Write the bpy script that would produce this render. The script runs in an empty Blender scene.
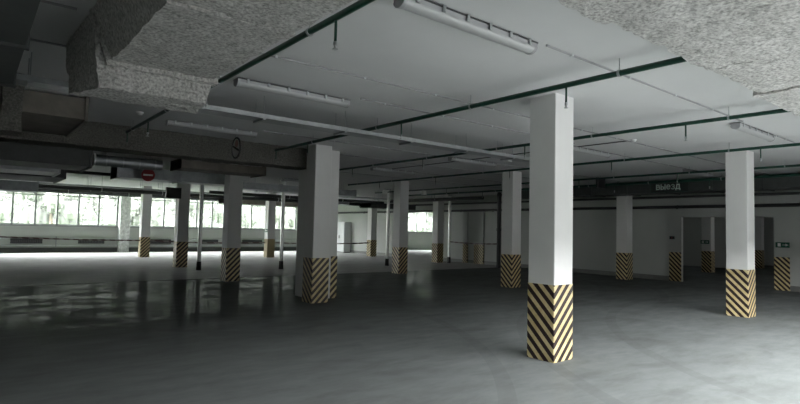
import bpy, math, random
from mathutils import Vector, Matrix, noise

# ------------------------------------------------------------------ camera, world, exposure
sc = bpy.context.scene
COL = sc.collection
EYE = 1.565
YAW, PITCH, ROLL, FPX = 0.678463, 0.051270, 0.0236416, 534.38
cam_data = bpy.data.cameras.new('camera')
cam_data.sensor_width = 36.0
cam_data.lens = FPX / 800.0 * 36.0
cam_data.clip_start = 0.05
cam_data.clip_end = 400
cam = bpy.data.objects.new('camera', cam_data)
COL.objects.link(cam)
fw = Vector((math.sin(YAW) * math.cos(PITCH), math.cos(YAW) * math.cos(PITCH), math.sin(PITCH)))
rt = Vector((math.cos(YAW), -math.sin(YAW), 0))
up = rt.cross(fw)
r2 = rt * math.cos(ROLL) + up * math.sin(ROLL)
u2 = up * math.cos(ROLL) - rt * math.sin(ROLL)
m = Matrix((r2, u2, -fw)).transposed().to_4x4()
m.translation = Vector((0, 0, EYE))
cam.matrix_world = m
sc.camera = cam

sc.view_settings.view_transform = 'Standard'
sc.view_settings.look = 'None'
sc.view_settings.gamma = 1.0
sc.view_settings.use_curve_mapping = False
sc.view_settings.exposure = -0.15
sc.cycles.use_denoising = True
sc.cycles.max_bounces = 10
sc.cycles.diffuse_bounces = 6
sc.cycles.glossy_bounces = 4
sc.cycles.transparent_max_bounces = 16
sc.cycles.sample_clamp_indirect = 6.0
sc.cycles.caustics_reflective = False

SKY = 60.0
world = bpy.data.worlds.new('overcast_sky')
sc.world = world
world.use_nodes = True
bg = world.node_tree.nodes['Background']
bg.inputs['Color'].default_value = (0.97, 0.98, 1.0, 1)
bg.inputs['Strength'].default_value = SKY


def portal(name, loc, sx, sy, normal):
    """sky portal in a window or gate opening: guides daylight sampling, gives off nothing itself"""
    d = bpy.data.lights.new(name, 'AREA')
    d.shape = 'RECTANGLE'; d.size = sx; d.size_y = sy
    d.cycles.is_portal = True
    o = bpy.data.objects.new(name, d)
    o.location = loc
    o.rotation_euler = Vector(normal).to_track_quat('-Z', 'Y').to_euler()
    COL.objects.link(o)


WINY = 32.0          # inner face of the window wall
BACKY = -1.2         # inner face of the wall behind the camera
GATE = (2.9, 11.9, 0.0, 3.12)   # open vehicle gate in that wall: x0, x1, sill, head
GATE2 = (23.0, 27.0, 0.0, 2.6)
CH = 3.3             # ceiling height
portal('daylight_portal_windows', (7.93, WINY + 0.24, 2.3), 18.2, 1.9, (0, -1, 0))
portal('daylight_portal_windows_far', (28.2, WINY + 0.24, 2.2), 6.0, 1.9, (0, -1, 0))
for q in (GATE, GATE2):
    portal('daylight_portal_entrance', ((q[0] + q[1]) / 2, BACKY - 0.28, (q[2] + q[3]) / 2), q[1] - q[0], q[3] - q[2], (0, 1, 0))

# ------------------------------------------------------------------ materials
MATS = {}


def new_mat(name):
    mt = bpy.data.materials.new(name); mt.use_nodes = True
    nt = mt.node_tree
    b = nt.nodes['Principled BSDF']
    MATS[name] = mt
    return mt, nt, b


def ramp(nt, fac, stops):
    r = nt.nodes.new('ShaderNodeValToRGB')
    e = r.color_ramp.elements
    while len(e) < len(stops): e.new(0.5)
    for k, (p_, c) in enumerate(stops):
        e[k].position = p_
        e[k].color = c if len(c) == 4 else (*c, 1)
    nt.links.new(fac, r.inputs['Fac'])
    return r


def tex_noise(nt, scale, detail=4, rough=0.6, coord='Object', vec=None, dist=0.0):
    n = nt.nodes.new('ShaderNodeTexNoise')
    n.inputs['Scale'].default_value = scale
    n.inputs['Detail'].default_value = detail
    n.inputs['Roughness'].default_value = rough
    n.inputs['Distortion'].default_value = dist
    if vec is None:
        tc = nt.nodes.new('ShaderNodeTexCoord'); vec = tc.outputs[coord]
    nt.links.new(vec, n.inputs['Vector'])
    return n


def mapped(nt, scale, coord='Object'):
    tc = nt.nodes.new('ShaderNodeTexCoord'); mp = nt.nodes.new('ShaderNodeMapping')
    mp.inputs['Scale'].default_value = scale
    nt.links.new(tc.outputs[coord], mp.inputs['Vector'])
    return mp.outputs['Vector']


def simple(name, col, rough=0.6, metal=0.0, var=0.12, scale=6.0, bump=0.0, bscale=40.0, spec=0.5):
    """a base colour with mild mottling and optional fine relief"""
    mt, nt, b = new_mat(name)
    n = tex_noise(nt, scale)
    lo = tuple(max(0, c * (1 - var)) for c in col); hi = tuple(min(1, c * (1 + var)) for c in col)
    r = ramp(nt, n.outputs['Fac'], [(0.3, lo), (0.7, hi)])
    nt.links.new(r.outputs['Color'], b.inputs['Base Color'])
    b.inputs['Roughness'].default_value = rough
    b.inputs['Metallic'].default_value = metal
    b.inputs['Specular IOR Level'].default_value = spec
    if bump:
        n2 = tex_noise(nt, bscale, 6)
        bp = nt.nodes.new('ShaderNodeBump'); bp.inputs['Strength'].default_value = bump
        bp.inputs['Distance'].default_value = 0.01
        nt.links.new(n2.outputs['Fac'], bp.inputs['Height']); nt.links.new(bp.outputs['Normal'], b.inputs['Normal'])
    return mt


simple('wall_paint', (0.41, 0.425, 0.40), 0.75, var=0.05, scale=0.7, bump=0.05)
simple('column_paint', (0.70, 0.70, 0.68), 0.6, var=0.03, scale=2.0, bump=0.04, bscale=25)
simple('bare_concrete', (0.20, 0.205, 0.195), 0.85, var=0.18, scale=3, bump=0.2)
simple('spalled_paint', (0.62, 0.63, 0.62), 0.8, var=0.35, scale=7, bump=0.3)
simple('ceiling_paint', (0.63, 0.633, 0.625), 0.8, var=0.05, scale=0.6, bump=0.04, bscale=20)
simple('skirting_dark', (0.05, 0.055, 0.05), 0.5)
simple('skirting_grey', (0.16, 0.165, 0.155), 0.5)
simple('pipe_green', (0.008, 0.048, 0.031), 0.35, var=0.15)
simple('pipe_black', (0.02, 0.022, 0.022), 0.5)
simple('galvanised', (0.42, 0.44, 0.44), 0.38, metal=0.7, var=0.15, scale=9)
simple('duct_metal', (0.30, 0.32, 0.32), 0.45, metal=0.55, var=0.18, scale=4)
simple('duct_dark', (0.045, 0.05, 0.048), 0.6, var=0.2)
simple('duct_brown', (0.17, 0.155, 0.13), 0.7, var=0.25, scale=3, bump=0.2)
simple('steel_post', (0.74, 0.75, 0.73), 0.32, metal=0.75)
simple('conduit_grey', (0.30, 0.30, 0.30), 0.5)
simple('rubber_black', (0.015, 0.015, 0.015), 0.7)
simple('plastic_white', (0.75, 0.76, 0.74), 0.35, var=0.03)
simple('light_housing', (0.33, 0.335, 0.335), 0.45, var=0.05)
simple('light_gasket', (0.06, 0.06, 0.06), 0.6)
simple('frame_white', (0.52, 0.54, 0.54), 0.45, var=0.06)
simple('frame_grey', (0.22, 0.23, 0.23), 0.45, var=0.06)
simple('radiator_black', (0.015, 0.016, 0.017), 0.4)
simple('cabinet_grey', (0.58, 0.60, 0.60), 0.45, var=0.04)
simple('sign_red', (0.27, 0.012, 0.014), 0.4, var=0.04)
simple('sign_white', (0.80, 0.79, 0.77), 0.4, var=0.02)
simple('sign_black', (0.012, 0.012, 0.013), 0.4)
simple('sign_pink', (0.55, 0.33, 0.30), 0.4, var=0.05)
simple('sign_green', (0.010, 0.085, 0.050), 0.4, var=0.05)
simple('sign_board', (0.016, 0.022, 0.020), 0.5)
simple('letter_pale', (0.74, 0.86, 0.78), 0.5, var=0.03)
simple('bark', (0.09, 0.065, 0.045), 0.9, var=0.3, scale=9)
simple('asphalt', (0.10, 0.10, 0.102), 0.9, var=0.2, scale=5)
simple('sky_block_dark', (0.06, 0.06, 0.058), 0.85, var=0.1, scale=1.5)  # dark face of the added sky-blocking wall, low so little light bounces in
simple('lawn', (0.07, 0.13, 0.04), 0.9, var=0.3, scale=2)
simple('joint_steel', (0.07, 0.075, 0.07), 0.5, metal=0.3)

# diffuser of the switched-off lamps
mt, nt, b = new_mat('diffuser')
b.inputs['Base Color'].default_value = (0.38, 0.385, 0.38, 1); b.inputs['Roughness'].default_value = 0.3

# foliage
mt, nt, b = new_mat('foliage')
n = tex_noise(nt, 1.4)
r = ramp(nt, n.outputs['Fac'], [(0.3, (0.031, 0.037, 0.027)), (0.7, (0.058, 0.063, 0.052))])
nt.links.new(r.outputs['Color'], b.inputs['Base Color']); b.inputs['Roughness'].default_value = 0.6

# sprayed mineral insulation: coarse lumpy grey
mt, nt, b = new_mat('sprayed_insulation')
n = tex_noise(nt, 40, 3, 0.6)
n2 = tex_noise(nt, 3.0, 3, 0.6)
r = ramp(nt, n.outputs['Fac'], [(0.34, (0.32, 0.318, 0.30)), (0.5, (0.55, 0.543, 0.518)), (0.66, (0.73, 0.72, 0.692))])
r2_ = ramp(nt, n2.outputs['Fac'], [(0.3, (0.84, 0.84, 0.83)), (0.7, (1, 1, 1))])
mx = nt.nodes.new('ShaderNodeMix'); mx.data_type = 'RGBA'; mx.blend_type = 'MULTIPLY'; mx.inputs['Factor'].default_value = 1
nt.links.new(r.outputs['Color'], mx.inputs[6]); nt.links.new(r2_.outputs['Color'], mx.inputs[7])
nt.links.new(mx.outputs[2], b.inputs['Base Color'])
b.inputs['Roughness'].default_value = 0.95; b.inputs['Specular IOR Level'].default_value = 0.1
n3 = tex_noise(nt, 42, 6, 0.75)
bp = nt.nodes.new('ShaderNodeBump'); bp.inputs['Strength'].default_value = 0.9; bp.inputs['Distance'].default_value = 0.02
nt.links.new(n3.outputs['Fac'], bp.inputs['Height']); nt.links.new(bp.outputs['Normal'], b.inputs['Normal'])

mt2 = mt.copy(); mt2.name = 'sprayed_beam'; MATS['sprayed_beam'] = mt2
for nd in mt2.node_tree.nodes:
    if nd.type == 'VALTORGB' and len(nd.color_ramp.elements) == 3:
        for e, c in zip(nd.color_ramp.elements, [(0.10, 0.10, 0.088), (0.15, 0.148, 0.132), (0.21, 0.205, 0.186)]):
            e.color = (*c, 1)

# diagonal hazard stripes: t = z - x - y in the column's own coordinates makes chevrons at the corner
mt, nt, b = new_mat('hazard_stripes')
tc = nt.nodes.new('ShaderNodeTexCoord'); sx = nt.nodes.new('ShaderNodeSeparateXYZ')
nt.links.new(tc.outputs['Object'], sx.inputs[0])


def mnode(nt, op, a, bb=None):
    q = nt.nodes.new('ShaderNodeMath'); q.operation = op
    for k, v in enumerate((a, bb)):
        if v is None: continue
        if isinstance(v, (int, float)): q.inputs[k].default_value = v
        else: nt.links.new(v, q.inputs[k])
    return q.outputs[0]


s1 = mnode(nt, 'SUBTRACT', sx.outputs['Z'], sx.outputs['X'])
s2 = mnode(nt, 'SUBTRACT', s1, sx.outputs['Y'])
s3 = mnode(nt, 'DIVIDE', s2, 0.150)
s4 = mnode(nt, 'FRACT', mnode(nt, 'ADD', s3, 20.28))
wn = tex_noise(nt, 9, 3)
s5 = mnode(nt, 'GREATER_THAN', s4, 0.52)
wear = ramp(nt, wn.outputs['Fac'], [(0.3, (0.54, 0.43, 0.20)), (0.7, (0.70, 0.60, 0.35))])
dk = ramp(nt, wn.outputs['Fac'], [(0.3, (0.010, 0.004, 0.004)), (0.7, (0.022, 0.008, 0.008))])
mx = nt.nodes.new('ShaderNodeMix'); mx.data_type = 'RGBA'
nt.links.new(s5, mx.inputs['Factor']); nt.links.new(dk.outputs['Color'], mx.inputs[6]); nt.links.new(wear.outputs['Color'], mx.inputs[7])
nt.links.new(mx.outputs[2], b.inputs['Base Color']); b.inputs['Roughness'].default_value = 0.45

# barrier tape, red and white diagonal blocks along its length
mt, nt, b = new_mat('tape_stripes')
tc = nt.nodes.new('ShaderNodeTexCoord'); sx = nt.nodes.new('ShaderNodeSeparateXYZ')
nt.links.new(tc.outputs['Object'], sx.inputs[0])
s = mnode(nt, 'ADD', mnode(nt, 'ADD', sx.outputs['X'], sx.outputs['Y']), sx.outputs['Z'])
s = mnode(nt, 'GREATER_THAN', mnode(nt, 'FRACT', mnode(nt, 'DIVIDE', s, 0.36)), 0.4)
mx = nt.nodes.new('ShaderNodeMix'); mx.data_type = 'RGBA'
nt.links.new(s, mx.inputs['Factor']); mx.inputs[6].default_value = (0.16, 0.14, 0.13, 1); mx.inputs[7].default_value = (0.045, 0.010, 0.010, 1)
nt.links.new(mx.outputs[2], b.inputs['Base Color']); b.inputs['Roughness'].default_value = 0.5

# floor: worn grey epoxy, patchy gloss, faint tyre arcs
mt, nt, b = new_mat('epoxy_floor')
n1 = tex_noise(nt, 0.35, 5, 0.6)
n2 = tex_noise(nt, 2.2, 6, 0.65, vec=mapped(nt, (0.6, 1.6, 1)))
n3 = tex_noise(nt, 14, 4, 0.7)
c1 = ramp(nt, n1.outputs['Fac'], [(0.3, (0.160, 0.173, 0.168)), (0.7, (0.210, 0.226, 0.222))])
c2 = ramp(nt, n2.outputs['Fac'], [(0.32, (0.80, 0.80, 0.79)), (0.62, (1, 1, 1))])
mx = nt.nodes.new('ShaderNodeMix'); mx.data_type = 'RGBA'; mx.blend_type = 'MULTIPLY'; mx.inputs['Factor'].default_value = 1
nt.links.new(c1.outputs['Color'], mx.inputs[6]); nt.links.new(c2.outputs['Color'], mx.inputs[7])
# tyre arcs: rings round two turning centres
tc = nt.nodes.new('ShaderNodeTexCoord')
prev = mx.outputs[2]
for (cx, cy, rad, w) in ((9.5, 15.5, 8.6, 0.10), (9.5, 15.5, 10.1, 0.10), (-2.0, 10.0, 9.0, 0.09), (13.5, -2.0, 8.4, 0.09), (13.5, -2.0, 9.9, 0.09)):
    vs = nt.nodes.new('ShaderNodeVectorMath'); vs.operation = 'DISTANCE'
    nt.links.new(tc.outputs['Object'], vs.inputs[0]); vs.inputs[1].default_value = (cx, cy, 0)
    dd = mnode(nt, 'ABSOLUTE', mnode(nt, 'SUBTRACT', vs.outputs['Value'], rad))
    f = mnode(nt, 'LESS_THAN', dd, w)
    f = mnode(nt, 'MULTIPLY', f, mnode(nt, 'MULTIPLY', n2.outputs['Fac'], 0.28))
    mm = nt.nodes.new('ShaderNodeMix'); mm.data_type = 'RGBA'; mm.blend_type = 'MULTIPLY'
    nt.links.new(f, mm.inputs['Factor']); nt.links.new(prev, mm.inputs[6]); mm.inputs[7].default_value = (0.45, 0.44, 0.43, 1)
    prev = mm.outputs[2]
# the bay beyond the expansion joint was left as paler bare screed
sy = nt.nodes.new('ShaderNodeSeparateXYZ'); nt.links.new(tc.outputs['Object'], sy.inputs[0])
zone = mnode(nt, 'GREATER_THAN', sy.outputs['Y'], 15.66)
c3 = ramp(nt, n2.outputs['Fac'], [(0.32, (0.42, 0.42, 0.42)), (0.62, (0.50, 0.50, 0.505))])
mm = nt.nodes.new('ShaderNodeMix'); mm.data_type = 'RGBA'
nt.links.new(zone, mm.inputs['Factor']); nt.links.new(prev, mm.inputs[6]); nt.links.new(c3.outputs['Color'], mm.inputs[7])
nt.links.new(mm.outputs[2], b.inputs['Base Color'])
b.inputs['Roughness'].default_value = 0.9
b.inputs['Specular IOR Level'].default_value = 0.0
nb = tex_noise(nt, 1.1, 3, 0.5, vec=mapped(nt, (0.7, 1.8, 1)))
bp = nt.nodes.new('ShaderNodeBump'); bp.inputs['Strength'].default_value = 0.10; bp.inputs['Distance'].default_value = 0.02
nt.links.new(nb.outputs['Fac'], bp.inputs['Height'])
# dusty lacquer: a weak patchy gloss over the matte coat
gl = nt.nodes.new('ShaderNodeBsdfGlossy'); nt.links.new(bp.outputs['Normal'], gl.inputs['Normal'])
rr = ramp(nt, n2.outputs['Fac'], [(0.3, (0.07, 0.07, 0.07)), (0.7, (0.17, 0.17, 0.17))])
nt.links.new(rr.outputs['Color'], gl.inputs['Roughness'])
n4 = tex_noise(nt, 1.3, 8, 0.72, vec=mapped(nt, (0.8, 1.6, 1)), dist=0.8)
rg = ramp(nt, n4.outputs['Fac'], [(0.46, (0.012, 0.012, 0.012)), (0.62, (0.12, 0.12, 0.12))])
ms = nt.nodes.new('ShaderNodeMixShader')
nt.links.new(rg.outputs['Color'], ms.inputs[0]); nt.links.new(b.outputs[0], ms.inputs[1]); nt.links.new(gl.outputs[0], ms.inputs[2])
nt.links.new(ms.outputs[0], nt.nodes['Material Output'].inputs['Surface'])

# window glass: thin, slightly dirty film
mt, nt, b = new_mat('window_glass')
out = nt.nodes['Material Output']
tr = nt.nodes.new('ShaderNodeBsdfTransparent'); tr.inputs['Color'].default_value = (0.90, 0.91, 0.90, 1)
gl = nt.nodes.new('ShaderNodeBsdfGlossy'); gl.inputs['Roughness'].default_value = 0.05
df = nt.nodes.new('ShaderNodeBsdfTranslucent'); df.inputs['Color'].default_value = (0.85, 0.88, 0.86, 1)
nn = tex_noise(nt, 3.0, 4, 0.6, vec=mapped(nt, (2.5, 1, 0.25)))
rr = ramp(nt, nn.outputs['Fac'], [(0.42, (0.006, 0.006, 0.006)), (0.70, (0.045, 0.045, 0.045))])
m1 = nt.nodes.new('ShaderNodeMixShader'); m2 = nt.nodes.new('ShaderNodeMixShader')
nt.links.new(rr.outputs['Color'], m1.inputs[0]); nt.links.new(tr.outputs[0], m1.inputs[1]); nt.links.new(df.outputs[0], m1.inputs[2])
m2.inputs[0].default_value = 0.05
nt.links.new(m1.outputs[0], m2.inputs[1]); nt.links.new(gl.outputs[0], m2.inputs[2])
nt.links.new(m2.outputs[0], out.inputs['Surface'])


# ------------------------------------------------------------------ mesh helpers
class MB:
    def __init__(self):
        self.v = []; self.f = []

    def box(self, x0, x1, y0, y1, z0, z1):
        i = len(self.v)
        self.v += [(x, y, z) for z in (z0, z1) for y in (y0, y1) for x in (x0, x1)]
        for q in ((0, 2, 3, 1), (4, 5, 7, 6), (0, 1, 5, 4), (2, 6, 7, 3), (0, 4, 6, 2), (1, 3, 7, 5)):
            self.f.append(tuple(i + k for k in q))
        return self

    def cbox(self, x0, x1, y0, y1, z0, z1, c):
        """box with its four vertical edges chamfered"""
        ring = [(x0 + c, y0), (x1 - c, y0), (x1, y0 + c), (x1, y1 - c), (x1 - c, y1), (x0 + c, y1), (x0, y1 - c), (x0, y0 + c)]
        return self.prism([(x, y, z0) for x, y in ring], (0, 0, z1 - z0))

    def prism(self, pts, d):
        i = len(self.v); n = len(pts)
        self.v += [tuple(q) for q in pts] + [(q[0] + d[0], q[1] + d[1], q[2] + d[2]) for q in pts]
        self.f.append(tuple(range(i + n - 1, i - 1, -1))); self.f.append(tuple(range(i + n, i + 2 * n)))
        for k in range(n):
            self.f.append((i + k, i + (k + 1) % n, i + n + (k + 1) % n, i + n + k))
        return self

    def tube(self, a, b_, r, n=12, r2=None, caps=True):
        a = Vector(a); b_ = Vector(b_); d = (b_ - a).normalized()
        s = d.orthogonal().normalized(); t = d.cross(s)
        i = len(self.v); r2 = r if r2 is None else r2
        for (c, rad) in ((a, r), (b_, r2)):
            for k in range(n):
                an = 2 * math.pi * k / n
                self.v.append(tuple(c + (s * math.cos(an) + t * math.sin(an)) * rad))
        for k in range(n):
            self.f.append((i + k, i + (k + 1) % n, i + n + (k + 1) % n, i + n + k))
        if caps:
            self.f.append(tuple(range(i + n - 1, i - 1, -1))); self.f.append(tuple(range(i + n, i + 2 * n)))
        return self

    def ring(self, c, axis, r0, r1, th, n=28):
        """flat annulus with thickness along axis"""
        c = Vector(c); d = Vector(axis).normalized(); s = d.orthogonal().normalized(); t = d.cross(s)
        i = len(self.v)
        for off in (0, th):
            for rad in (r0, r1):
                for k in range(n):
                    an = 2 * math.pi * k / n
                    self.v.append(tuple(c + d * off + (s * math.cos(an) + t * math.sin(an)) * rad))
        A, B, C, D = i, i + n, i + 2 * n, i + 3 * n
        for k in range(n):
            j = (k + 1) % n
            self.f += [(A + k, A + j, B + j, B + k), (C + k, D + k, D + j, C + j), (B + k, B + j, D + j, D + k), (A + k, C + k, C + j, A + j)]
        return self

    def mesh(self, name):
        me = bpy.data.meshes.new(name)
        me.from_pydata(self.v, [], self.f); me.validate(); me.update()
        import bmesh
        bm = bmesh.new(); bm.from_mesh(me)
        bmesh.ops.recalc_face_normals(bm, faces=bm.faces)
        bm.to_mesh(me); bm.free()
        return me


def smooth(me, ang=40):
    for p_ in me.polygons: p_.use_smooth = True
    try: me.set_sharp_from_angle(angle=math.radians(ang))
    except Exception: pass


def put(name, me, mat, parent=None, loc=None, sm=False):
    if isinstance(me, MB): me = me.mesh(name)
    if sm: smooth(me)
    if mat and not me.materials: me.materials.append(MATS[mat])
    o = bpy.data.objects.new(name, me)
    COL.objects.link(o)
    if parent: o.parent = parent
    if loc is not None: o.location = loc
    return o


def tag(o, label, cat, group=None, kind=None):
    o['label'] = label; o['category'] = cat
    if group: o['group'] = group
    if kind: o['kind'] = kind
    return o


def thing(name, label, cat, loc, group=None, rz=0.0):
    o = bpy.data.objects.new(name, None); COL.objects.link(o)
    o.location = loc; o.rotation_euler = (0, 0, rz); o.empty_display_size = 0.1
    return tag(o, label, cat, group, 'thing')


def struct(name, me, mat, label=None, cat=None):
    o = put(name, me, mat)
    o['kind'] = 'structure'
    if label: o['label'] = label
    if cat: o['category'] = cat
    return o


def rough_box(x0, x1, y0, y1, z0, z1, res, amp, seed, f=9.0, round_=0.0):
    """lumpy sprayed box: gridded faces pushed about by noise"""
    idx = {}; mb = MB(); off = Vector((seed * 7.3, seed * 3.1, seed * 1.7))

    def vert(q):
        key = tuple(round(c, 4) for c in q)
        if key not in idx:
            V = Vector(q)
            d = noise.noise_vector((V + off) * f) * amp + noise.noise_vector((V + off) * f * 2.7) * amp * 0.6 + noise.noise_vector((V + off) * 1.6) * amp * 0.8
            idx[key] = len(mb.v); mb.v.append(tuple(V + d))
        return idx[key]

    def lin(a, b_):
        n = max(1, int(round((b_ - a) / res)))
        return [a + (b_ - a) * k / n for k in range(n + 1)]
    X, Y, Z = lin(x0, x1), lin(y0, y1), lin(z0, z1)

    def face(P, Q, fn):
        for a in range(len(P) - 1):
            for b_ in range(len(Q) - 1):
                mb.f.append(tuple(vert(fn(P[i], Q[j])) for i, j in ((a, b_), (a + 1, b_), (a + 1, b_ + 1), (a, b_ + 1))))
    for zz in (z0, z1): face(X, Y, lambda a, b_: (a, b_, zz))
    for yy in (y0, y1): face(X, Z, lambda a, b_: (a, yy, b_))
    for xx in (x0, x1): face(Y, Z, lambda a, b_: (xx, a, b_))
    return mb


# ------------------------------------------------------------------ structure
XL, XR = -1.6, 36.0
RWX = 19.2           # face of the right-hand partition wall
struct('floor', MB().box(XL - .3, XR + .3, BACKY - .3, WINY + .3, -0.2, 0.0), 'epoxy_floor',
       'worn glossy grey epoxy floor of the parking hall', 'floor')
struct('ceiling', MB().box(XL - .3, XR + .3, BACKY - .3, WINY + .3, CH, CH + 0.3), 'ceiling_paint',
       'flat pale concrete ceiling of the parking hall', 'ceiling')
struct('wall_left', MB().box(XL - .3, XL, BACKY - .3, WINY + .3, 0, CH), 'wall_paint', 'plain wall on the dim side of the hall', 'wall')
struct('wall_far_right', MB().box(XR, XR + .3, BACKY - .3, WINY + .3, 0, CH), 'wall_paint', 'end wall of the room beyond the partition doorway', 'wall')
mb = MB()
yb0, yb1 = BACKY - .3, BACKY
mb.box(XL, GATE[0], yb0, yb1, 0, CH).box(GATE[1], GATE2[0], yb0, yb1, 0, CH).box(GATE2[1], XR, yb0, yb1, 0, CH)
for q in (GATE, GATE2):
    mb.box(q[0], q[1], yb0, yb1, q[3], CH)
struct('wall_front', mb, 'wall_paint', 'wall with open vehicle gates at the entrance end', 'wall')

# window wall: apron, head, end pieces
WSILL, WHEAD = 1.36, 3.18
bays = [(-1.14, 6.3), (6.82, 12.3), (12.82, 17.0), (25.6, 30.6)]
mb = MB()
mb.box(XL, XR, WINY, WINY + .3, 0, WSILL).box(XL, XR, WINY, WINY + .3, WHEAD, CH)
edges = [XL] + [e for bb in bays for e in bb] + [XR]
for k in range(0, len(edges), 2):
    mb.box(edges[k], edges[k + 1], WINY, WINY + .3, WSILL, WHEAD)
wall_back = struct('wall_back', mb, 'wall_paint', 'pale wall under the long row of windows', 'wall')
for wi, (a, b_) in enumerate(bays):
    w = bpy.data.objects.new('window_%d' % (wi + 1), None); COL.objects.link(w); w.location = (0, WINY + .12, 0)
    w['kind'] = 'structure'; w['category'] = 'window'
    w['label'] = ['long window bay over the first radiators', 'window bay behind the red no-entry disc',
                  'window bay past the second pilaster', 'window in the side room seen through the partition gap'][wi]
    npan = max(1, round((b_ - a) / 0.94))
    st = (b_ - a) / npan
    put('bottom_rail', MB().box(a, b_, -.035, .035, WSILL, WSILL + .06), 'frame_white', w)
    put('top_rail', MB().box(a, b_, -.035, .035, WHEAD - .06, WHEAD), 'frame_white', w)
    put('transom', MB().box(a, b_, -.03, .03, 2.86, 2.90), 'frame_grey', w)
    for k in range(npan + 1):
        x = a + st * k
        x = min(max(x, a + .042), b_ - .042)
        put('mullion', MB().box(x - .042, x + .042, -.05, .05, WSILL, WHEAD), 'frame_grey', w)
    for k in range(npan):
        put('pane', MB().box(a + st * k + .03, a + st * (k + 1) - .03, -.004, .004, WSILL + .06, WHEAD - .06), 'window_glass', w)
    put('window_sill', MB().box(a - .03, b_ + .03, -.24, -.035, WSILL - .05, WSILL), 'frame_grey', w)
struct('baseboard_back', MB().box(XL, RWX, WINY - .05, WINY, 0, .24), 'skirting_dark', 'dark skirting under the radiators', 'baseboard')
for k, x in enumerate((6.56, 12.56)):
    struct('trim_%d' % (k + 1), MB().cbox(x - .25, x + .25, WINY - .42, WINY, 0, CH, .02), 'spalled_paint',
           ('mottled white pilaster between two window bays beside the no-entry disc', 'pilaster of the window wall past the black hanging box')[k], 'pilaster')

# right partition wall with doorway and a wide gap further back
DOOR = (5.55, 8.28, 2.22)
GAP = (21.0, 23.6, 2.62)
mb = MB()
x0, x1 = RWX, RWX + .13
mb.box(x0, x1, BACKY, DOOR[0], 0, CH).box(x0, x1, DOOR[0], DOOR[1], DOOR[2], CH).box(x0, x1, DOOR[1], GAP[0], 0, CH)
mb.box(x0, x1, GAP[0], GAP[1], GAP[2], CH).box(x0, x1, GAP[1], WINY, 0, CH)
wall_right = struct('wall_right', mb, 'wall_paint', 'pale partition wall with a wide doorway and a dark pipe along it', 'wall')
bandm = MB().box(-.02, 0, -.2, .2, 0, .98)
for yc, h in ((8.485, 0), (5.35, 0)):
    o = put('stripe_band', MB().box(-.025, 0.0, -.2, .2, 0.0, 1.0), 'hazard_stripes', wall_right, (RWX, yc, 0.001))
mb = MB().box(RWX - .03, RWX, BACKY, DOOR[0] - .41, 0, .16).box(RWX - .03, RWX, DOOR[1] + .41, GAP[0], 0, .16).box(RWX - .03, RWX, GAP[1], WINY - .06, 0, .16)
struct('baseboard_right', mb, 'skirting_grey', 'low grey skirting along the partition wall', 'baseboard')
# inner partition of the side room, seen through the doorway
mb = MB().box(30.0, 30.25, 10.4, 20.0, 0, CH)
struct('wall_side_room', mb, 'wall_paint', 'pale inner wall of the room beyond the doorway', 'wall')

# expansion joint across the floor
struct('trim_3', MB().box(XL, 6.6, 15.62, 15.70, 0.0, 0.006), 'joint_steel', 'dark expansion joint strip crossing the floor', 'floor joint')

# outside
struct('ground_outside', MB().box(-60, 80, WINY + .31, 120, -0.4, -0.15), 'lawn', 'grass outside the windows', 'ground')
struct('ground_entrance', MB().box(-60, 80, -80, BACKY - .31, -0.25, -0.02), 'asphalt', 'asphalt outside the gates', 'ground')

struct('wall_sky_block', MB().box(-40, 60, -10.2, -9.7, -0.02, 5.6), 'sky_block_dark', 'added unseen wall outside the gates that cuts low sky light', 'wall')  # unseen wall, added to keep low sky light out of the deep hall

# ------------------------------------------------------------------ columns
CW = 0.39
BH = 0.93
shaft_me = MB().cbox(-CW / 2, CW / 2, -CW / 2, CW / 2, 0, CH, .008).mesh('column_shaft')
band_me = MB().cbox(-CW / 2 - .006, CW / 2 + .006, -CW / 2 - .006, CW / 2 + .006, 0.0, BH, .008).mesh('column_band')
for me, mn in ((shaft_me, 'column_paint'), (band_me, 'hazard_stripes')): me.materials.append(MATS[mn])
COLS = [
    (5.77, 4.09, 'large white square column with chevron stripes, the tallest in view'),
    (12.14, 4.09, 'white striped column standing before the doorway in the partition wall'),
    (12.14, 9.94, 'white striped column just behind the tallest column'),
    (5.77, 9.94, 'white striped column at the end of the rough beam, half of the double column'),
    (12.1, 14.95, 'dim striped column between the two slim posts in the middle of the hall'),
    (5.86, 14.87, 'shaded striped column under the rough beam, near the round tilted sign'),
    (6.12, 20.35, 'shaded striped column beside the black hanging box'),
    (6.45, 26.95, 'far striped column directly below the red no-entry disc'),
    (11.95, 25.3, 'far striped column against the windows carrying a small green sign'),
    (17.95, 24.75, 'far striped column in front of the sunlit stretch of partition wall'),
    (17.95, 19.25, 'dim yellow-banded column beside the partition gap'),
    (18.1, 9.75, 'striped column close to the partition wall, under the green pipes'),
    (18.32, 14.95, 'column mostly hidden behind the white column next to the tallest one'),
    (25.6, 9.9, 'striped column in the side room seen through the doorway'),
    (32.2, 10.0, 'farther striped column in the side room seen beside the doorway jamb'),
]
for x, y, lab in COLS:
    t = thing('concrete_column', lab, 'column', (x, y, 0), 'square striped columns')
    put('shaft', shaft_me, None, t); put('stripe_band', band_me, None, t)
# second half of the double column at the movement joint
t = thing('joint_column', 'deep dark-sided column hard against the double column, carrying the rough beam', 'column', (6.2, 10.68, 0), 'square striped columns')
put('shaft', MB().cbox(-.29, .29, -.42, .42, 0, CH, .01), 'column_paint', t)
put('stripe_band', MB().box(.13, .297, -.427, -.41, 0, BH), 'hazard_stripes', t)
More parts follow.
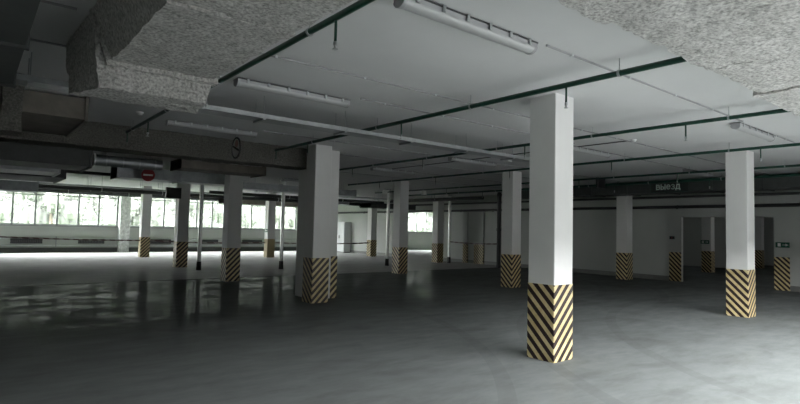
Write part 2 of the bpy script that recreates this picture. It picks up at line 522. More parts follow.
# wall pilasters with bands
for y0, y1, lab in ((18.4, 18.7, 'narrow striped pilaster on the partition wall'), (17.35, 17.95, 'wider striped pilaster on the partition wall')):
    yc = (y0 + y1) / 2; hw = (y1 - y0) / 2
    t = thing('wall_pilaster', lab, 'pilaster', (RWX - .031, yc, 0), 'striped pilasters on the partition wall')
    put('shaft', MB().cbox(-.03, .03, -hw, hw, 0, 2.46, .008), 'wall_paint', t)
    put('stripe_band', MB().cbox(-.037, .029, -hw - .007, hw + .007, 0, BH, .008), 'hazard_stripes', t)

# slim steel posts
for x, y, lab in ((6.27, 18.75, 'slim steel post with black foot beside the shaded columns'), (9.09, 18.2, 'slim steel post with black foot standing before the far windows'),
                  (14.07, 18.25, 'slim pale post with a small white box at its top'), (18.1, 18.6, 'slim pale post beside the yellow-banded column')):
    t = thing('steel_post', lab, 'post', (x, y, 0), 'slim round steel posts')
    put('pipe', MB().tube((0, 0, .05), (0, 0, CH), .065, 16), 'steel_post', t, sm=True)
    put('foot', MB().tube((0, 0, 0), (0, 0, .30), .085, 16, .075), 'rubber_black', t, sm=True)
    put('collar', MB().tube((0, 0, CH - .06), (0, 0, CH - .001), .11, 16), 'galvanised', t, sm=True)

# ------------------------------------------------------------------ sprayed ducts and beam
def rough_hex(c, res, amp, seed, f=9.0):
    '''lumpy sprayed block between eight corners: bottom ring of four, then top ring of four'''
    c = [Vector(q) for q in c]
    idx = {}; mb = MB(); off = Vector((seed * 7.3, seed * 3.1, seed * 1.7))

    def vert(u, v, w):
        key = (round(u, 4), round(v, 4), round(w, 4))
        if key not in idx:
            b0 = c[0].lerp(c[1], u).lerp(c[3].lerp(c[2], u), v); b1 = c[4].lerp(c[5], u).lerp(c[7].lerp(c[6], u), v)
            V = b0.lerp(b1, w)
            d = noise.noise_vector((V + off) * f) * amp + noise.noise_vector((V + off) * f * 2.7) * amp * .7 + noise.noise_vector((V + off) * 1.6) * amp * .7
            if w > .999: d.z = 0
            idx[key] = len(mb.v); mb.v.append(tuple(V + d))
        return idx[key]
    n = [max(1, int(round(max(L) / res))) for L in (((c[1] - c[0]).length, (c[5] - c[4]).length), ((c[3] - c[0]).length, (c[7] - c[4]).length), ((c[4] - c[0]).length, (c[6] - c[2]).length))]
    L = [[k / m_ for k in range(m_ + 1)] for m_ in n]

    def face(P, Q, fn):
        for a in range(len(P) - 1):
            for b_ in range(len(Q) - 1):
                mb.f.append(tuple(vert(*fn(P[i], Q[j])) for i, j in ((a, b_), (a + 1, b_), (a + 1, b_ + 1), (a, b_ + 1))))
    for e in (0, 1):
        face(L[0], L[1], lambda a, b_: (a, b_, e)); face(L[0], L[2], lambda a, b_: (a, e, b_)); face(L[1], L[2], lambda a, b_: (e, a, b_))
    return mb


LD = thing('sprayed_duct', 'big rough sprayed duct overhead beside the green pipe, with a deep stepped end', 'duct', (1.25, 4.93, 3.29))
T = -.001
put('duct_run', rough_hex([(-.39, -5.9, -.39), (.44, -5.9, -.39), (.44, .02, -.39), (-.39, .02, -.39), (-.55, -5.9, T), (.46, -5.9, T), (.46, .02, T), (-.55, .02, T)], .04, .012, 3), 'sprayed_insulation', LD, sm=True)
put('duct_end', rough_hex([(-.47, 0, -.62), (.40, 0, -.61), (.44, .42, -.63), (-.63, .46, -.62), (-.55, 0, T), (.52, 0, T), (.62, 1.15, T), (-.59, 1.15, T)], .04, .014, 4), 'sprayed_insulation', LD, sm=True)
put('flange', rough_hex([(-.43, -.05, -.43), (.48, -.05, -.43), (.48, .03, -.43), (-.43, .03, -.43), (-.56, -.05, T), (.48, -.05, T), (.48, .03, T), (-.56, .03, T)], .03, .012, 5), 'sprayed_insulation', LD, sm=True)
put('flange', rough_hex([(-.40, -1.62, -.405), (.45, -1.62, -.405), (.45, -1.52, -.405), (-.40, -1.52, -.405), (-.555, -1.62, T), (.46, -1.62, T), (.46, -1.52, T), (-.555, -1.52, T)], .03, .012, 6), 'sprayed_insulation', LD, sm=True)

RD = thing('sprayed_duct', 'rough sprayed duct crossing overhead above the tallest column, with transverse seams', 'duct', (3.1, 1.2, CH))
for k, (a, b_) in enumerate(((-.84, 0.03), (0.03, 1.48), (1.48, 2.58), (2.58, 3.91), (3.91, 5.3), (5.3, 6.7))):
    dz = (0, 0.010, 0.018, 0.008, 0, 0.01)[k]; dy = (0.02, 0, -0.03, 0.02, 0, 0.01)[k]
    put('duct_section', rough_box(a + .012, b_ - .012, -.75, .58 + dy, -.40 + dz, -.035, .035, .017, 11), 'sprayed_insulation', RD, sm=True)

put('duct_core', rough_box(-.8, 6.6, -.70, .545, -.352, -.04, .08, .008, 41), 'sprayed_insulation', RD, sm=True)

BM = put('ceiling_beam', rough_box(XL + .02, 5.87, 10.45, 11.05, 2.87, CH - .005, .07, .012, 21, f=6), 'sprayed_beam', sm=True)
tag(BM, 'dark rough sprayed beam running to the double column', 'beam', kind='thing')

# dark duct along the left edge, brown plenum behind the cable tray, sprayed stub below it
def duct(name, lab, x0, x1, y0, y1, z0, z1, mat, axis, joints=None, group=None, drops=True):
    cx, cy = (x0 + x1) / 2, (y0 + y1) / 2
    t = thing(name, lab, 'duct', (cx, cy, z0), group)
    put('duct_body', MB().box(x0 - cx, x1 - cx, y0 - cy, y1 - cy, 0, z1 - z0), mat, t)
    L0, L1 = (x0, x1) if axis == 'x' else (y0, y1)
    n = max(1, int((L1 - L0) / 1.25)) if joints is None else joints
    for k in range(n + 1):
        q = L0 + .02 + (L1 - L0 - .04) * k / n
        e = .025
        if axis == 'x': mb = MB().box(q - .02 - cx, q + .02 - cx, y0 - e - cy, y1 + e - cy, -e, z1 - z0 + min(e, CH - z1 - .002))
        else: mb = MB().box(x0 - e - cx, x1 + e - cx, q - .02 - cy, q + .02 - cy, -e, z1 - z0 + min(e, CH - z1 - .002))
        put('flange', mb, mat, t)
    if z1 < CH - .03:
        for k in range(2 if L1 - L0 < 4 else 4):
            nn_ = 2 if L1 - L0 < 4 else 4
            q = L0 + (L1 - L0) * (k + .5) / nn_
            for s in (-1, 1):
                if axis == 'x': p0 = (q - cx, (y1 - y0) / 2 * s * .98, 0)
                else: p0 = ((x1 - x0) / 2 * s * .98, q - cy, 0)
                put('hanger_rod', MB().tube((p0[0], p0[1], z1 - z0 - .01), (p0[0], p0[1], CH - z0), .006, 6), 'galvanised', t)
    return t


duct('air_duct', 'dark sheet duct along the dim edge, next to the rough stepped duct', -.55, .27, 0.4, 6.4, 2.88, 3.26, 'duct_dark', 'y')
duct('air_duct', 'brownish duct under the ceiling between the cable tray and the rough beam', -1.5, 1.22, 8.45, 10.3, 2.98, 3.27, 'duct_brown', 'x', joints=3)
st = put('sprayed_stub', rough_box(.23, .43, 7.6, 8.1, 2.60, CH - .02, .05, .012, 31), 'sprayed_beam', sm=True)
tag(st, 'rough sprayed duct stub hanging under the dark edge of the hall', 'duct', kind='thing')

G = 'ventilation ducts near the windows'
duct('air_duct', 'bluish grey duct behind the rough beam, above the red no-entry disc', 3.0, 6.3, 15.7, 16.5, 2.78, 3.08, 'duct_metal', 'x', group=G)
duct('air_duct', 'short pale duct stub at the dim edge behind the rough beam', .0, 1.45, 13.1, 14.2, 2.58, 2.76, 'duct_metal', 'x', group=G)
duct('air_duct', 'pale boxed duct in front of the first window lights', .1, 1.62, 19.6, 20.6, 2.46, 2.74, 'duct_metal', 'x', group=G)
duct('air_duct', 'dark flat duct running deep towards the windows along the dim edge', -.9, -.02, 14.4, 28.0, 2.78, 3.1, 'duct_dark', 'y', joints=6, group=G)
duct('air_duct', 'grey duct crossing in front of the windows behind the far columns', 10.4, 17.4, 27.6, 28.4, 2.74, 3.02, 'duct_brown', 'x', group=G)
duct('air_duct', 'long duct behind the shaded columns, under the ceiling', 6.9, 11.6, 17.1, 17.7, 2.8, 3.02, 'duct_metal', 'x', group=G)
duct('air_duct', 'dark duct hanging in front of the partition wall above the exit lettering', 16.62, 17.5, 1.2, 14.0, 2.9, 3.24, 'duct_dark', 'y')
duct('air_duct', 'dark flat duct in front of the sunlit partition wall', 15.4, 18.3, 21.4, 22.3, 2.62, 2.84, 'duct_dark', 'x', group=G)
duct('air_duct', 'pale short duct below the ceiling left of the slim pale post', 11.6, 13.6, 20.6, 21.3, 2.66, 2.86, 'duct_metal', 'x', group=G)

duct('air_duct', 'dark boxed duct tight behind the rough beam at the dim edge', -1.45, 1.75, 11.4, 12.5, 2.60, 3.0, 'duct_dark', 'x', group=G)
duct('air_duct', 'flat brownish duct behind the rough beam beside the round spiral duct', 3.6, 5.6, 12.2, 13.0, 2.82, 3.0, 'duct_brown', 'x', group=G)
duct('air_duct', 'wide dark duct hiding the top of the first window lights', .1, 1.8, 15.2, 17.3, 2.62, 2.9, 'duct_dark', 'x', group=G)
MAINS = [(.3, 17.5, 23.4, 2.84, .085, 'thick dark service pipe crossing far back under the ceiling'), (.3, 17.0, 24.05, 2.97, .05, 'thin dark service pipe just beyond the thick one far back'),
         (.3, 11.6, 17.86, 3.0, .045, 'dark service pipe passing behind the shaded columns'), (.3, 17.2, 29.4, 2.98, .10, 'thick pale-edged service pipe close to the windows'),
         (7.0, 15.2, 20.1, 2.80, .06, 'dark service pipe beyond the double column'), (.3, 5.6, 21.2, 2.72, .06, 'dark service pipe over the first window lights')]
for a, b_, y, z, rr_, lab in MAINS:
    t = thing('service_pipe', lab, 'pipe', (a, y, z), 'service pipes crossing under the ceiling')
    put('pipe_run', MB().tube((0, 0, 0), (b_ - a, 0, 0), rr_, 14), 'duct_dark', t, sm=True)
    q = .7
    while q < b_ - a:
        c = put('hanger_clamp', MB().ring((q - .015, 0, 0), (1, 0, 0), rr_, rr_ + .01, .03, 14), 'galvanised', t)
        put('rod', MB().tube((q, 0, rr_), (q, 0, CH - z), .007, 6), 'galvanised', c)
        q += 2.6

# round spiral duct behind the beam
t = thing('round_duct', 'round spiral duct with a bright rim behind the rough beam', 'duct', (2.05, 13.0, 2.90), G)
put('duct_body', MB().tube((0, 0, 0), (1.35, 0, 0), .12, 20), 'duct_metal', t, sm=True)
put('rim', MB().ring((-.03, 0, 0), (1, 0, 0), .10, .14, .03), 'plastic_white', t, sm=True)
for k in range(4): put('rib', MB().ring((.2 + .33 * k, 0, 0), (1, 0, 0), .115, .13, .02), 'galvanised', t, sm=True)
for q in (.2, 1.1): put('hanger_rod', MB().tube((q, 0, .11), (q, 0, CH - 2.90), .006, 6), 'galvanised', t)

# ------------------------------------------------------------------ cable trays
def tray(lab, x0, x1, y0, y1, z, mat='galvanised', axis='x', h=.06, rods=5):
    cx, cy = (x0 + x1) / 2, (y0 + y1) / 2
    t = thing('cable_tray', lab, 'cable tray', (cx, cy, z), 'hanging cable trays')
    X0, X1, Y0, Y1 = x0 - cx, x1 - cx, y0 - cy, y1 - cy
    put('bottom_sheet', MB().box(X0, X1, Y0, Y1, 0, .004), mat, t)
    if axis == 'x':
        for yy in (Y0, Y1 - .004): put('side_rail', MB().box(X0, X1, yy, yy + .004, 0, h), mat, t)
        for yy in (Y0 + .004, Y1 - .016): put('lip', MB().box(X0, X1, yy, yy + .012, h - .004, h), mat, t)
    else:
        for xx in (X0, X1 - .004): put('side_rail', MB().box(xx, xx + .004, Y0, Y1, 0, h), mat, t)
    for k in range(rods):
        f = (k + .5) / rods
        for s in (0, 1):
            if axis == 'x': q = (X0 + (X1 - X0) * f, (Y0 + .01, Y1 - .01)[s])
            else: q = ((X0 + .01, X1 - .01)[s], Y0 + (Y1 - Y0) * f)
            put('hanger_rod', MB().tube((*q, 0), (*q, CH - z), .005, 6), 'galvanised', t)
        if axis == 'x':
            xx = X0 + (X1 - X0) * f
            put('bracket', MB().box(xx - .02, xx + .02, Y0 - .02, Y1 + .02, -.025, 0), mat, t)
    for k in range(3):
        yy = (k - 1) * .07
        if axis == 'x': put('cable', MB().tube((X0 + .02, yy, .02), (X1 - .02, yy, .02), .014, 8), 'rubber_black', t)
    return t


tray('long pale cable tray crossing under the ceiling past the rough stepped duct', -1.5, 8.75, 6.62, 6.90, 2.995, rods=8)
tray('cable tray running above the far windows behind the no-entry disc', .6, 9.8, 22.4, 22.7, 2.86, rods=5)
tray('cable tray running deep along the hall beside the partition wall', 18.55, 18.85, 4.0, 27.0, 2.86, axis='y', mat='duct_dark', rods=7)
tray('short cable tray behind the double column in front of the far windows', 8.6, 15.2, 19.4, 19.7, 2.9, rods=4)

# ------------------------------------------------------------------ sprinkler pipes
PZ = 3.15
drop_me = MB().tube((0, 0, 0), (0, 0, -.17), .011, 10).mesh('drop'); smooth(drop_me); drop_me.materials.append(MATS['pipe_green'])
head_me = MB().tube((0, 0, -.17), (0, 0, -.20), .016, 10).tube((0, 0, -.20), (0, 0, -.225), .008, 8).tube((0, 0, -.225), (0, 0, -.23), .022, 12).mesh('sprinkler_head')
head_me.materials.append(MATS['galvanised'])


def sprinkler(lab, X, y0, y1, drops, r=.027, z=PZ, tail=False):
    t = thing('sprinkler_pipe', lab, 'pipe', (X, y0, z), 'green sprinkler pipes')
    put('pipe_run', MB().tube((0, 0, 0), (0, y1 - y0, 0), r, 14), 'pipe_green', t, sm=True)
    for yy in drops:
        d = put('drop_pipe', drop_me, None, t, (0, yy - y0, -r * .6))
        put('sprinkler_head', head_me, None, d)
    yy = y0 + .8
    while yy < y1:
        c = put('hanger_clamp', MB().ring((0, yy - y0 - .012, 0), (0, 1, 0), r, r + .007, .024, 14), 'galvanised', t)
        put('rod', MB().tube((0, yy - y0, r), (0, yy - y0, CH - z), .005, 6), 'galvanised', c)
        yy += 2.0
    for yy in (y1,):
        put('end_cap', MB().tube((0, yy - y0 - .03, 0), (0, yy - y0, 0), r + .006, 14), 'pipe_green', t, sm=True)
    if tail:
        put('drop_pipe', drop_me, None, t, (0, y1 - y0 - .02, -r * .6))
    return t


YD = [3.3, 6.1, 8.9, 11.7, 14.5, 17.3]
sprinkler('green sprinkler pipe hugging the rough stepped duct overhead', 2.08, -1.0, 10.2, [3.4, 6.2, 8.8], tail=True)
sprinkler('green sprinkler pipe passing just above the tallest column', 4.91, 1.9, 10.25, [3.3, 6.1, 8.9], r=.03, tail=True)
sprinkler('green sprinkler pipe between the tallest column and the doorway column', 7.8, 1.95, 13.4, YD[:4])
sprinkler('green sprinkler pipe running just in front of the doorway column top', 10.78, -1.0, 16.4, YD[:5])
sprinkler('thin dark green sprinkler pipe beyond the doorway column', 13.92, -1.0, 19.0, YD)
sprinkler('farthest green sprinkler pipe before the dark duct with exit lettering', 15.9, -1.0, 20.0, YD, r=.04)

# ------------------------------------------------------------------ lamps and conduits
LL = 1.56


def lamp_master():
    parts = []
    body = MB().prism([(0, -.075, 0), (0, .075, 0), (0, .06, -.04), (0, -.06, -.04)], (LL, 0, 0))
    parts.append(('housing', body.mesh('housing'), 'light_housing'))
    pts = [(.03, .064 * math.cos(a), -.042 - .05 * math.sin(a)) for a in [math.pi * k / 10 for k in range(11)]]
    me = MB().prism(pts, (LL - .06, 0, 0)).mesh('diffuser'); smooth(me)
    parts.append(('diffuser', me, 'diffuser'))
    g = MB().box(0, LL, -.077, -.070, -.012, 0).box(0, LL, .070, .077, -.012, 0)
    parts.append(('gasket', g.mesh('gasket'), 'light_gasket'))
    for x in (0, LL - .03):
        pts = [(x, .068 * math.cos(a), -.04 - .056 * math.sin(a)) for a in [math.pi * k / 10 for k in range(11)]]
        parts.append(('end_cap', MB().prism(pts, (.03, 0, 0)).mesh('end_cap'), 'light_housing'))
    for k in range(6):
        x = .12 + (LL - .24) * k / 5
        for s in (-1, 1):
            parts.append(('clip', MB().box(x - .015, x + .015, s * .078 - .006, s * .078 + .006, -.05, .005).mesh('clip'), 'galvanised'))
    for _, me, mn in parts: me.materials.append(MATS[mn])
    return parts


LP = lamp_master()
LAMPS = [
    (2.38, 3.02, 'unlit tube lamp nearest overhead, cut by the upper frame edge'),
    (2.36, 6.05, 'unlit tube lamp starting at the rough stepped duct and green pipe'),
    (2.48, 9.30, 'unlit tube lamp in front of the dark rough beam'),
    (8.92, 3.06, 'unlit tube lamp above the doorway column beyond the green pipe'),
    (9.0, 6.06, 'unlit tube lamp just past the tallest column, close to the detector'),
    (8.70, 8.97, 'unlit tube lamp beyond the end of the long cable tray'),
    (8.70, 12.1, 'unlit tube lamp further back than the long cable tray'),
    (14.3, 6.06, 'unlit tube lamp between the two farthest green pipes, level with the detector'),
    (14.2, 12.1, 'unlit tube lamp behind the column next to the tallest one'),
    (8.6, 17.3, 'unlit tube lamp deep in the hall between the slim posts'),
]
for x, y, lab in LAMPS:
    t = thing('tube_lamp', lab, 'lamp', (x, y, CH - .012), 'unlit ceiling tube lamps')
    for n_, me, _ in LP: put(n_, me, None, t)
    put('mount', MB().box(.3, .36, -.04, .04, 0, .011).box(LL - .36, LL - .3, -.04, .04, 0, .011), 'galvanised', t)

CONDUITS = [
    (4.06, 8.88, 2.94, 'thin conduit continuing from the nearest tube lamp across the ceiling'),
    (10.55, 19.0, 2.98, 'thin conduit continuing past the tube lamp above the doorway column'),
    (1.95, 18.0, 4.98, 'thin conduit crossing the ceiling between the first two lamp rows'),
    (-1.5, .60, 4.98, 'thin conduit ending at the side of the rough stepped duct'),
    (3.98, 8.95, 5.82, 'thin conduit of the second lamp row past the tallest column'),
    (10.6, 14.2, 6.0, 'thin conduit running towards the farthest green pipes'),
    (-1.5, 2.3, 6.12, 'thin conduit entering under the rough stepped duct at the dim edge'),
    (4.08, 8.62, 9.05, 'thin conduit of the third lamp row'),
    (10.3, 16.4, 9.0, 'thin conduit of the third lamp row beyond the column next to the tallest one'),
    (6.7, 16.0, 10.6, 'thin conduit in line with the double column'),
    (10.4, 14.1, 12.15, 'thin conduit of the fourth lamp row'),
    (6.8, 18.0, 13.9, 'thin conduit far back in the hall'),
]
for a, b_, y, lab in CONDUITS:
    t = thing('conduit', lab, 'conduit', (a, y, CH - .013), 'thin ceiling conduits')
    put('tube', MB().tube((0, 0, 0), (b_ - a, 0, 0), .011, 8), 'conduit_grey', t, sm=True)
    q = .4
    while q < b_ - a:
        put('saddle', MB().box(q - .012, q + .012, -.016, .016, -.014, .012), 'frame_white', t); q += 1.1
# conduit going deep from the detector
t = thing('conduit', 'thin conduit leading deep into the hall from the smoke detector', 'conduit', (9.34, 4.98, CH - .013), 'thin ceiling conduits')
put('tube', MB().tube((0, 0, 0), (0, 7.0, 0), .010, 8), 'light_gasket', t, sm=True)
for x, y, lab in ((9.34, 4.86, 'white round smoke detector between the tallest and the doorway column'), (2.0, 9.0, 'white round smoke detector near the rough beam at the dim side')):
    t = thing('smoke_detector', lab, 'smoke detector', (x, y, CH), 'ceiling smoke detectors')
    put('base', MB().tube((0, 0, 0), (0, 0, -.02), .055, 18), 'plastic_white', t, sm=True)
    put('head', MB().tube((0, 0, -.02), (0, 0, -.05), .048, 18, .03), 'plastic_white', t, sm=True)

# ------------------------------------------------------------------ pipes on walls
t = thing('wall_pipe', 'dark pipe running along the partition wall above head height', 'pipe', (RWX - .07, 0, 2.57))
put('pipe_run', MB().tube((0, BACKY + .1, 0), (0, 31.2, 0), .055, 12), 'pipe_black', t, sm=True)
for k in range(14):
    put('bracket', MB().box(-.01, .07, k * 2.1 - .02, k * 2.1 + .02, -.07, -.05).box(.05, .07, k * 2.1 - .02, k * 2.1 + .02, -.07, .07), 'pipe_black', t)
t = thing('black_upright', 'black upright tube beside the column next to the tallest one', 'pipe', (18.0, 15.42, 0))  # black tube from floor to ceiling, forms the dark strip beside that column
put('pipe_run', MB().tube((0, 0, .02), (0, 0, CH - .01), .09, 16), 'pipe_black', t, sm=True)
for z in (.0, 1.6, 3.1): put('socket', MB().tube((0, 0, z), (0, 0, z + .12), .108, 16), 'pipe_black', t, sm=True)
t = thing('wall_pipe', 'heavy dark main pipe under the ceiling in front of the partition wall', 'pipe', (16.25, 9.3, 2.93))
put('pipe_run', MB().tube((0, 5.5, 0), (0, 11.6, 0), .075, 14), 'pipe_black', t, sm=True)
for q in (6.2, 8.6, 11.2): put('hanger_rod', MB().tube((0, q, .07), (0, q, CH - 2.93), .006, 6), 'galvanised', t)

# ------------------------------------------------------------------ heating along the window wall
t = thing('heating_pipe', 'pair of pale heating pipes along the foot of the window wall', 'pipe', (0, WINY - .10, 0))
for z in (.36, .70):
    put('pipe_run', MB().tube((-1.4, 0, z), (18.9, 0, z), .032, 12), 'frame_white', t, sm=True)
for k in range(7):
    x = .55 + k * 2.95
    put('bracket', MB().box(x - .02, x + .02, -.04, .09, .28, .80), 'frame_grey', t)
RADS = [(1.62, 2.92, 'black finned radiator under the first window lights'), (4.45, 5.65, 'black finned radiator beside the mottled pilaster'), (7.85, 9.0, 'black finned radiator beyond the column below the no-entry disc'),
        (10.6, 11.7, 'black finned radiator left of the shaded column gap'), (13.2, 14.5, 'black finned radiator beside the far column with the small green sign')]
for a, b_, lab in RADS:
    t = thing('radiator', lab, 'radiator', (a, WINY - .2, .45), 'black radiators under the windows')
    n_ = int((b_ - a) / .07)
    for z in (.03, .19): put('header', MB().tube((0, 0, z), (b_ - a, 0, z), .028, 10), 'radiator_black', t, sm=True)
    fin = MB().box(-.028, .028, -.06, .06, 0, .24).mesh('fin'); fin.materials.append(MATS['radiator_black'])
    for k in range(n_): put('fin', fin, None, t, ((k + .5) * (b_ - a) / n_, 0, 0))
    put('back_plate', MB().box(.01, b_ - a - .01, .03, .045, .01, .23), 'radiator_black', t)
    for x in (.1, b_ - a - .1): put('bracket', MB().box(x - .015, x + .015, .05, .2, .08, .11), 'radiator_black', t)

# barrier tape strung between columns
def tape(lab, p0, p1, sag=.05):
    p0 = Vector(p0); p1 = Vector(p1)
    mb = MB(); n_ = 14; d = (p1 - p0); side = Vector((-d.y, d.x, 0)).normalized() * .004
    pts = []
    for k in range(n_ + 1):
        f = k / n_
        pts.append(d * f + Vector((0, 0, -sag * 4 * f * (1 - f))))
    for k in range(n_):
        a, b_ = pts[k], pts[k + 1]
        i = len(mb.v)
        for q in (a, b_):
            for s in (-1, 1):
                for z in (-.03, .03): mb.v.append(tuple(q + side * s + Vector((0, 0, z))))
        for f_ in ((0, 1, 5, 4), (2, 6, 7, 3), (0, 4, 6, 2), (1, 3, 7, 5), (0, 2, 3, 1), (4, 5, 7, 6)): mb.f.append(tuple(i + k2 for k2 in f_))
    o = put('barrier_tape', mb, 'tape_stripes', loc=p0)
    tag(o, lab, 'barrier tape', 'striped barrier tapes', 'thing')


tape('striped barrier tape stretched from the dim edge to the column below the no-entry disc', (-.6, 26.7, .98), (6.25, 26.9, .77))
tape('striped barrier tape between the two far columns in front of the windows', (6.66, 26.9, .77), (11.75, 25.3, .74), .06)
tape('striped barrier tape between far columns before the sunlit partition wall', (12.15, 25.3, .74), (17.75, 24.75, .76), .05)
tape('striped barrier tape from the slim pale post to the black upright tube', (18.1, 18.53, 1.03), (18.0, 15.54, 1.03), .03)

# ------------------------------------------------------------------ signs and boxes
def rod(t, x, y, z0, z1): put('hanger_rod', MB().tube((x, y, z0), (x, y, z1), .006, 6), 'galvanised', t)


t = thing('no_entry_sign', 'round red no-entry sign with a white bar hanging below the ducts', 'sign', (3.63, 15.1, 2.84), rz=-.24)
put('disc', MB().tube((0, .012, 0), (0, 0, 0), .165, 36), 'sign_red', t)
put('bar', MB().box(-.115, .115, -.006, 0, -.022, .022), 'sign_white', t)
rod(t, -.08, .014, .1, CH - 2.84); rod(t, .08, .014, .1, CH - 2.84)

t = thing('round_sign', 'small round pale sign with a dark rim seen almost edge-on before the rough beam', 'sign', (3.9, 9.85, 3.04))
put('disc', MB().tube((0.012, 0, 0), (0, 0, 0), .20, 36), 'sign_white', t)
put('rim', MB().ring((-.006, 0, 0), (1, 0, 0), .178, .208, .02, 36), 'sign_black', t)
put('upper_field', MB().tube((-.004, -.02, .085), (0, -.02, .085), .075, 20), 'sign_pink', t)
put('stroke', MB().prism([(-.007, .15, .03), (-.007, .14, .06), (-.007, -.15, -.04), (-.007, -.14, -.08)], (.006, 0, 0)), 'sign_black', t)
rod(t, 0.006, .06, .18, CH - 3.04); rod(t, .006, -.06, .18, CH - 3.04)

t = thing('exit_sign', 'dark hanging board with pale Cyrillic exit lettering', 'sign', (16.58, 7.5, 2.89))
put('board', MB().box(-.03, 0, -.56, .56, 0, .30), 'sign_board', t)
put('board_rim', MB().box(-.034, -.03, -.56, .56, .0, .012).box(-.034, -.03, -.56, .56, .288, .30).box(-.034, -.03, .548, .56, 0, .3), 'sign_green', t)
def arc(cx, cy, rx, ry, a0, a1, n=9):
    return [(cx + rx * math.cos(math.radians(a0 + (a1 - a0) * k / n)), cy + ry * math.sin(math.radians(a0 + (a1 - a0) * k / n))) for k in range(n + 1)]


GLYPHS = [  # stroke paths of the five lower-case letters, unit height
    [[(.08, 0), (.08, 1)], [(.08, .92), (.42, .92)] + arc(.42, .74, .2, .18, 90, -90, 6) + [(.08, .56)], [(.42, .56)] + arc(.45, .32, .24, .24, 90, -90, 6) + [(.08, .08)]],
    [[(.08, 0), (.08, 1)], [(.08, .58), (.36, .58)] + arc(.38, .33, .22, .25, 90, -90, 6) + [(.08, .08)], [(.86, 0), (.86, 1)]],
    [[(.08, .5)] + [(.70, .5)] + arc(.39, .5, .31, .42, 8, 318, 16)],
    [arc(.32, .72, .26, .21, 150, -90, 8), arc(.32, .29, .30, .22, 90, -155, 8)],
    [[(.16, .1), (.28, .92), (.70, .92), (.70, .1)], [(.0, .09), (.86, .09)], [(.05, .09), (.05, -.14)], [(.81, .09), (.81, -.14)]],
]
WID = [.72, .94, .76, .66, .86]
LH, SWD = .155, .030
u0 = .385
for gl_, wd in zip(GLYPHS, WID):
    mb = MB()
    for path in gl_:
        for (a, b_), (c, d) in zip(path[:-1], path[1:]):
            A = Vector((0, u0 - a * LH, .085 + b_ * LH)); B = Vector((0, u0 - c * LH, .085 + d * LH))
            e = (B - A)
            if e.length < 1e-5: continue
            e.normalize(); n_ = Vector((0, -e.z, e.y)) * SWD / 2; A -= e * SWD * .3; B += e * SWD * .3
            mb.prism([tuple(q + Vector((-.036, 0, 0))) for q in (A - n_, B - n_, B + n_, A + n_)], (.006, 0, 0))
    put('letter', mb, 'letter_pale', t)
    u0 -= (wd + .17) * LH
rod(t, -.015, -.4, .29, CH - 2.89); rod(t, -.015, .4, .29, CH - 2.89)


def escape_sign(lab, loc, w, h, axis):
    t = thing('escape_sign', lab, 'sign', loc, 'green escape signs')
    if axis == 'x':
        put('plate', MB().box(-.012, 0, -w / 2, w / 2, -h / 2, h / 2), 'sign_green', t)
        e = -.015
        put('door_mark', MB().box(e, -.012, w * .12, w * .34, -h * .32, h * .32), 'sign_white', t)
        put('arrow', MB().box(e, -.012, -w * .36, w * .02, -h * .06, h * .06).prism([(e, -w * .42, 0), (e, -w * .22, h * .25), (e, -w * .22, -h * .25)], (.003, 0, 0)), 'sign_white', t)
    return t


escape_sign('green escape sign with a white door and arrow beside the doorway', (RWX - .001, 5.33, 1.37), .36, .16, 'x')
escape_sign('dark green escape sign on the column in the side room', (25.6 - CW / 2 - .001, 9.95, 1.33), .36, .16, 'x')
escape_sign('small green sign on the far column against the windows', (11.95 - CW / 2 - .001, 25.3, 1.35), .36, .16, 'x')

t = thing('wall_switch', 'small dark switch box on the wall left of the doorway', 'switch', (RWX - .001, 8.58, 1.5))
put('box', MB().box(-.05, 0, -.08, .08, -.05, .05), 'sign_black', t); put('button', MB().tube((-.05, 0, 0), (-.06, 0, 0), .02, 12), 'sign_red', t)

t = thing('hanging_box', 'black rectangular box hanging below the ceiling beside a shaded column', 'box', (5.28, 18.6, 2.42))
put('case', MB().cbox(-.24, .24, -.06, .06, 0, .36, .01), 'sign_black', t)
put('bezel', MB().box(-.22, .22, -.065, -.06, .02, .34), 'rubber_black', t)
rod(t, -.15, 0, .36, CH - 2.42); rod(t, .15, 0, .36, CH - 2.42)
t = thing('hanging_box', 'black box seen end-on under the ceiling beyond the tallest column', 'box', (14.5, 8.55, 2.93))
put('case', MB().cbox(-.2, .2, -.04, .04, 0, .3, .01), 'sign_black', t)
put('bezel', MB().box(-.205, -.2, -.03, .03, .02, .28), 'rubber_black', t)
rod(t, 0, 0, .3, CH - 2.93)
for x, y, z, lab in ((13.68, 18.0, 3.06, 'small white box under the ceiling at the slim pale post'), (14.9, 16.9, 3.06, 'small white box under the ceiling past the dim middle column')):
    t = thing('junction_box', lab, 'box', (x, y, z), 'small white ceiling boxes')
    put('case', MB().cbox(-.08, .08, -.08, .08, 0, .16, .01), 'plastic_white', t)
    put('stem', MB().tube((0, 0, .16), (0, 0, CH - z), .015, 8), 'galvanised', t)
t = thing('junction_box', 'pale junction box at the end of the long cable tray', 'box', (9.1, 7.6, 3.1), 'small white ceiling boxes')
put('case', MB().cbox(-.07, .07, -.1, .1, 0, .12, .01), 'plastic_white', t); put('stem', MB().tube((0, 0, .12), (0, 0, CH - 3.1), .012, 8), 'galvanised', t)

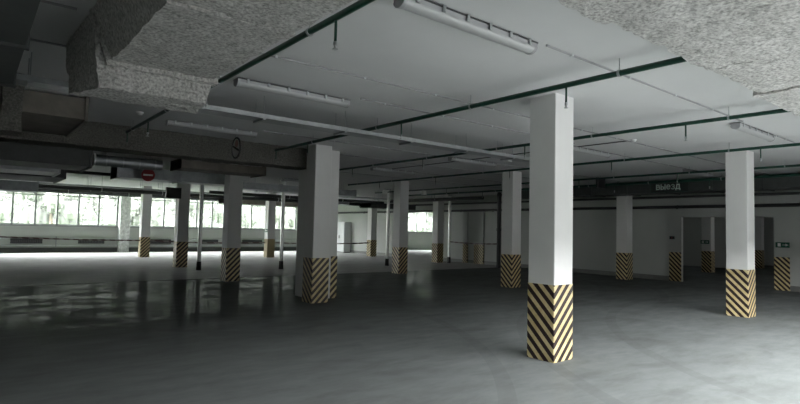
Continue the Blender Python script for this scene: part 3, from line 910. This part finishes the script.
t = thing('electric_cabinet', 'tall grey electric cabinet against the far partition wall', 'cabinet', (RWX - .26, 29.3, 0))
put('body', MB().box(-.25, .25, -.55, .55, .05, 1.95), 'cabinet_grey', t)
for s in (-1, 1):
    d = put('door', MB().box(-.27, -.25, s * .275 - .26, s * .275 + .26, .1, 1.9), 'cabinet_grey', t)
    put('handle', MB().box(-.29, -.27, s * .05 - .012, s * .05 + .012, .9, 1.1), 'pipe_black', d)
put('plinth', MB().box(-.22, .23, -.52, .52, 0, .05), 'pipe_black', t)

# ------------------------------------------------------------------ trees outside
def core(mb, x, y, z, r, nu=8, nv=5):
    i = len(mb.v)
    for a in range(nv + 1):
        th = math.pi * a / nv
        for b_ in range(nu):
            ph = 2 * math.pi * b_ / nu
            mb.v.append((x + r * math.sin(th) * math.cos(ph), y + r * math.sin(th) * math.sin(ph), z + r * math.cos(th)))
    for a in range(nv):
        for b_ in range(nu):
            j = (b_ + 1) % nu
            mb.f.append((i + a * nu + b_, i + (a + 1) * nu + b_, i + (a + 1) * nu + j, i + a * nu + j))


def tree(lab, x, y, h, rad, seed):
    rnd = random.Random(seed)
    t = thing('tree', lab, 'tree', (x, y, -.15), 'trees outside the windows')
    put('trunk', MB().tube((0, 0, 0), (rnd.uniform(-.3, .3), 0, h * .7), .16, 8, .05), 'bark', t, sm=True)
    mb = MB()
    blobs = [(rnd.uniform(-rad, rad) * .75, rnd.uniform(-rad, rad) * .6, h * rnd.uniform(.30, .95), rad * rnd.uniform(.35, .6)) for _ in range(16)]
    for bx, by, bz, br in blobs:
        for _ in range(95):
            d = Vector((rnd.gauss(0, 1), rnd.gauss(0, 1), rnd.gauss(0, 1))).normalized() * br * rnd.uniform(.6, 1.0)
            c = Vector((bx, by, bz)) + d
            n_ = (d + Vector((rnd.gauss(0, .5), rnd.gauss(0, .5), rnd.gauss(0, .5))) * br).normalized()
            s = n_.orthogonal().normalized(); q = n_.cross(s); l = rnd.uniform(.10, .2)
            i = len(mb.v)
            mb.v += [tuple(c - s * l), tuple(c + q * l * .5), tuple(c + s * l), tuple(c - q * l * .5)]
            mb.f.append((i, i + 1, i + 2, i + 3))
    for bx, by, bz, br in blobs:
        core(mb, bx, by, bz, br * .78)
    me = bpy.data.meshes.new('crown'); me.from_pydata(mb.v, [], mb.f); me.update()
    put('crown', me, 'foliage', t)


TREES = [(0.4, 39.5, 4.6, 1.6), (4.2, 40.5, 5.2, 1.8), (8.2, 40.0, 4.4, 1.6), (12.0, 39.5, 4.8, 1.7), (15.6, 40.0, 4.4, 1.6), (20.2, 40.0, 4.8, 1.6), (33.0, 39.5, 4.8, 1.9), (37.4, 41, 5.0, 2.0)]
TL = ['leafy tree outside the window at the dim end', 'tall leafy tree behind the long window bay', 'pale leafy tree outside past the mottled pilaster',
      'leafy tree outside behind the gap beside the shaded column', 'leafy tree outside the window past the second pilaster', 'leafy tree outside beyond the far green-signed column', 'leafy tree outside the side room window', 'tall leafy tree far outside the side room window']
t = thing('hedge', 'continuous tall hazy green hedge far behind the trees outside', 'hedge', (27.5, 50, -.15))
mb = rough_box(-33, 33, -.9, .9, 0, 6.4, .5, .28, 77, f=.9)
rnd = random.Random(9)
for _ in range(9500):
    c = Vector((rnd.uniform(-33, 33), -.9 + rnd.uniform(-.35, .2), rnd.uniform(.3, 6.8)))
    n_ = Vector((rnd.gauss(0, .6), -1, rnd.gauss(0, .6))).normalized(); s_ = n_.orthogonal().normalized(); q = n_.cross(s_); l = rnd.uniform(.14, .28)
    i = len(mb.v); mb.v += [tuple(c - s_ * l), tuple(c + q * l * .5), tuple(c + s_ * l), tuple(c - q * l * .5)]; mb.f.append((i, i + 1, i + 2, i + 3))
me = bpy.data.meshes.new('foliage'); me.from_pydata(mb.v, [], mb.f); me.update()
o = put('foliage', me, 'foliage', t)
for k, (x, y, h, rad) in enumerate(TREES): tree(TL[k], x, y, h, rad, 50 + k)
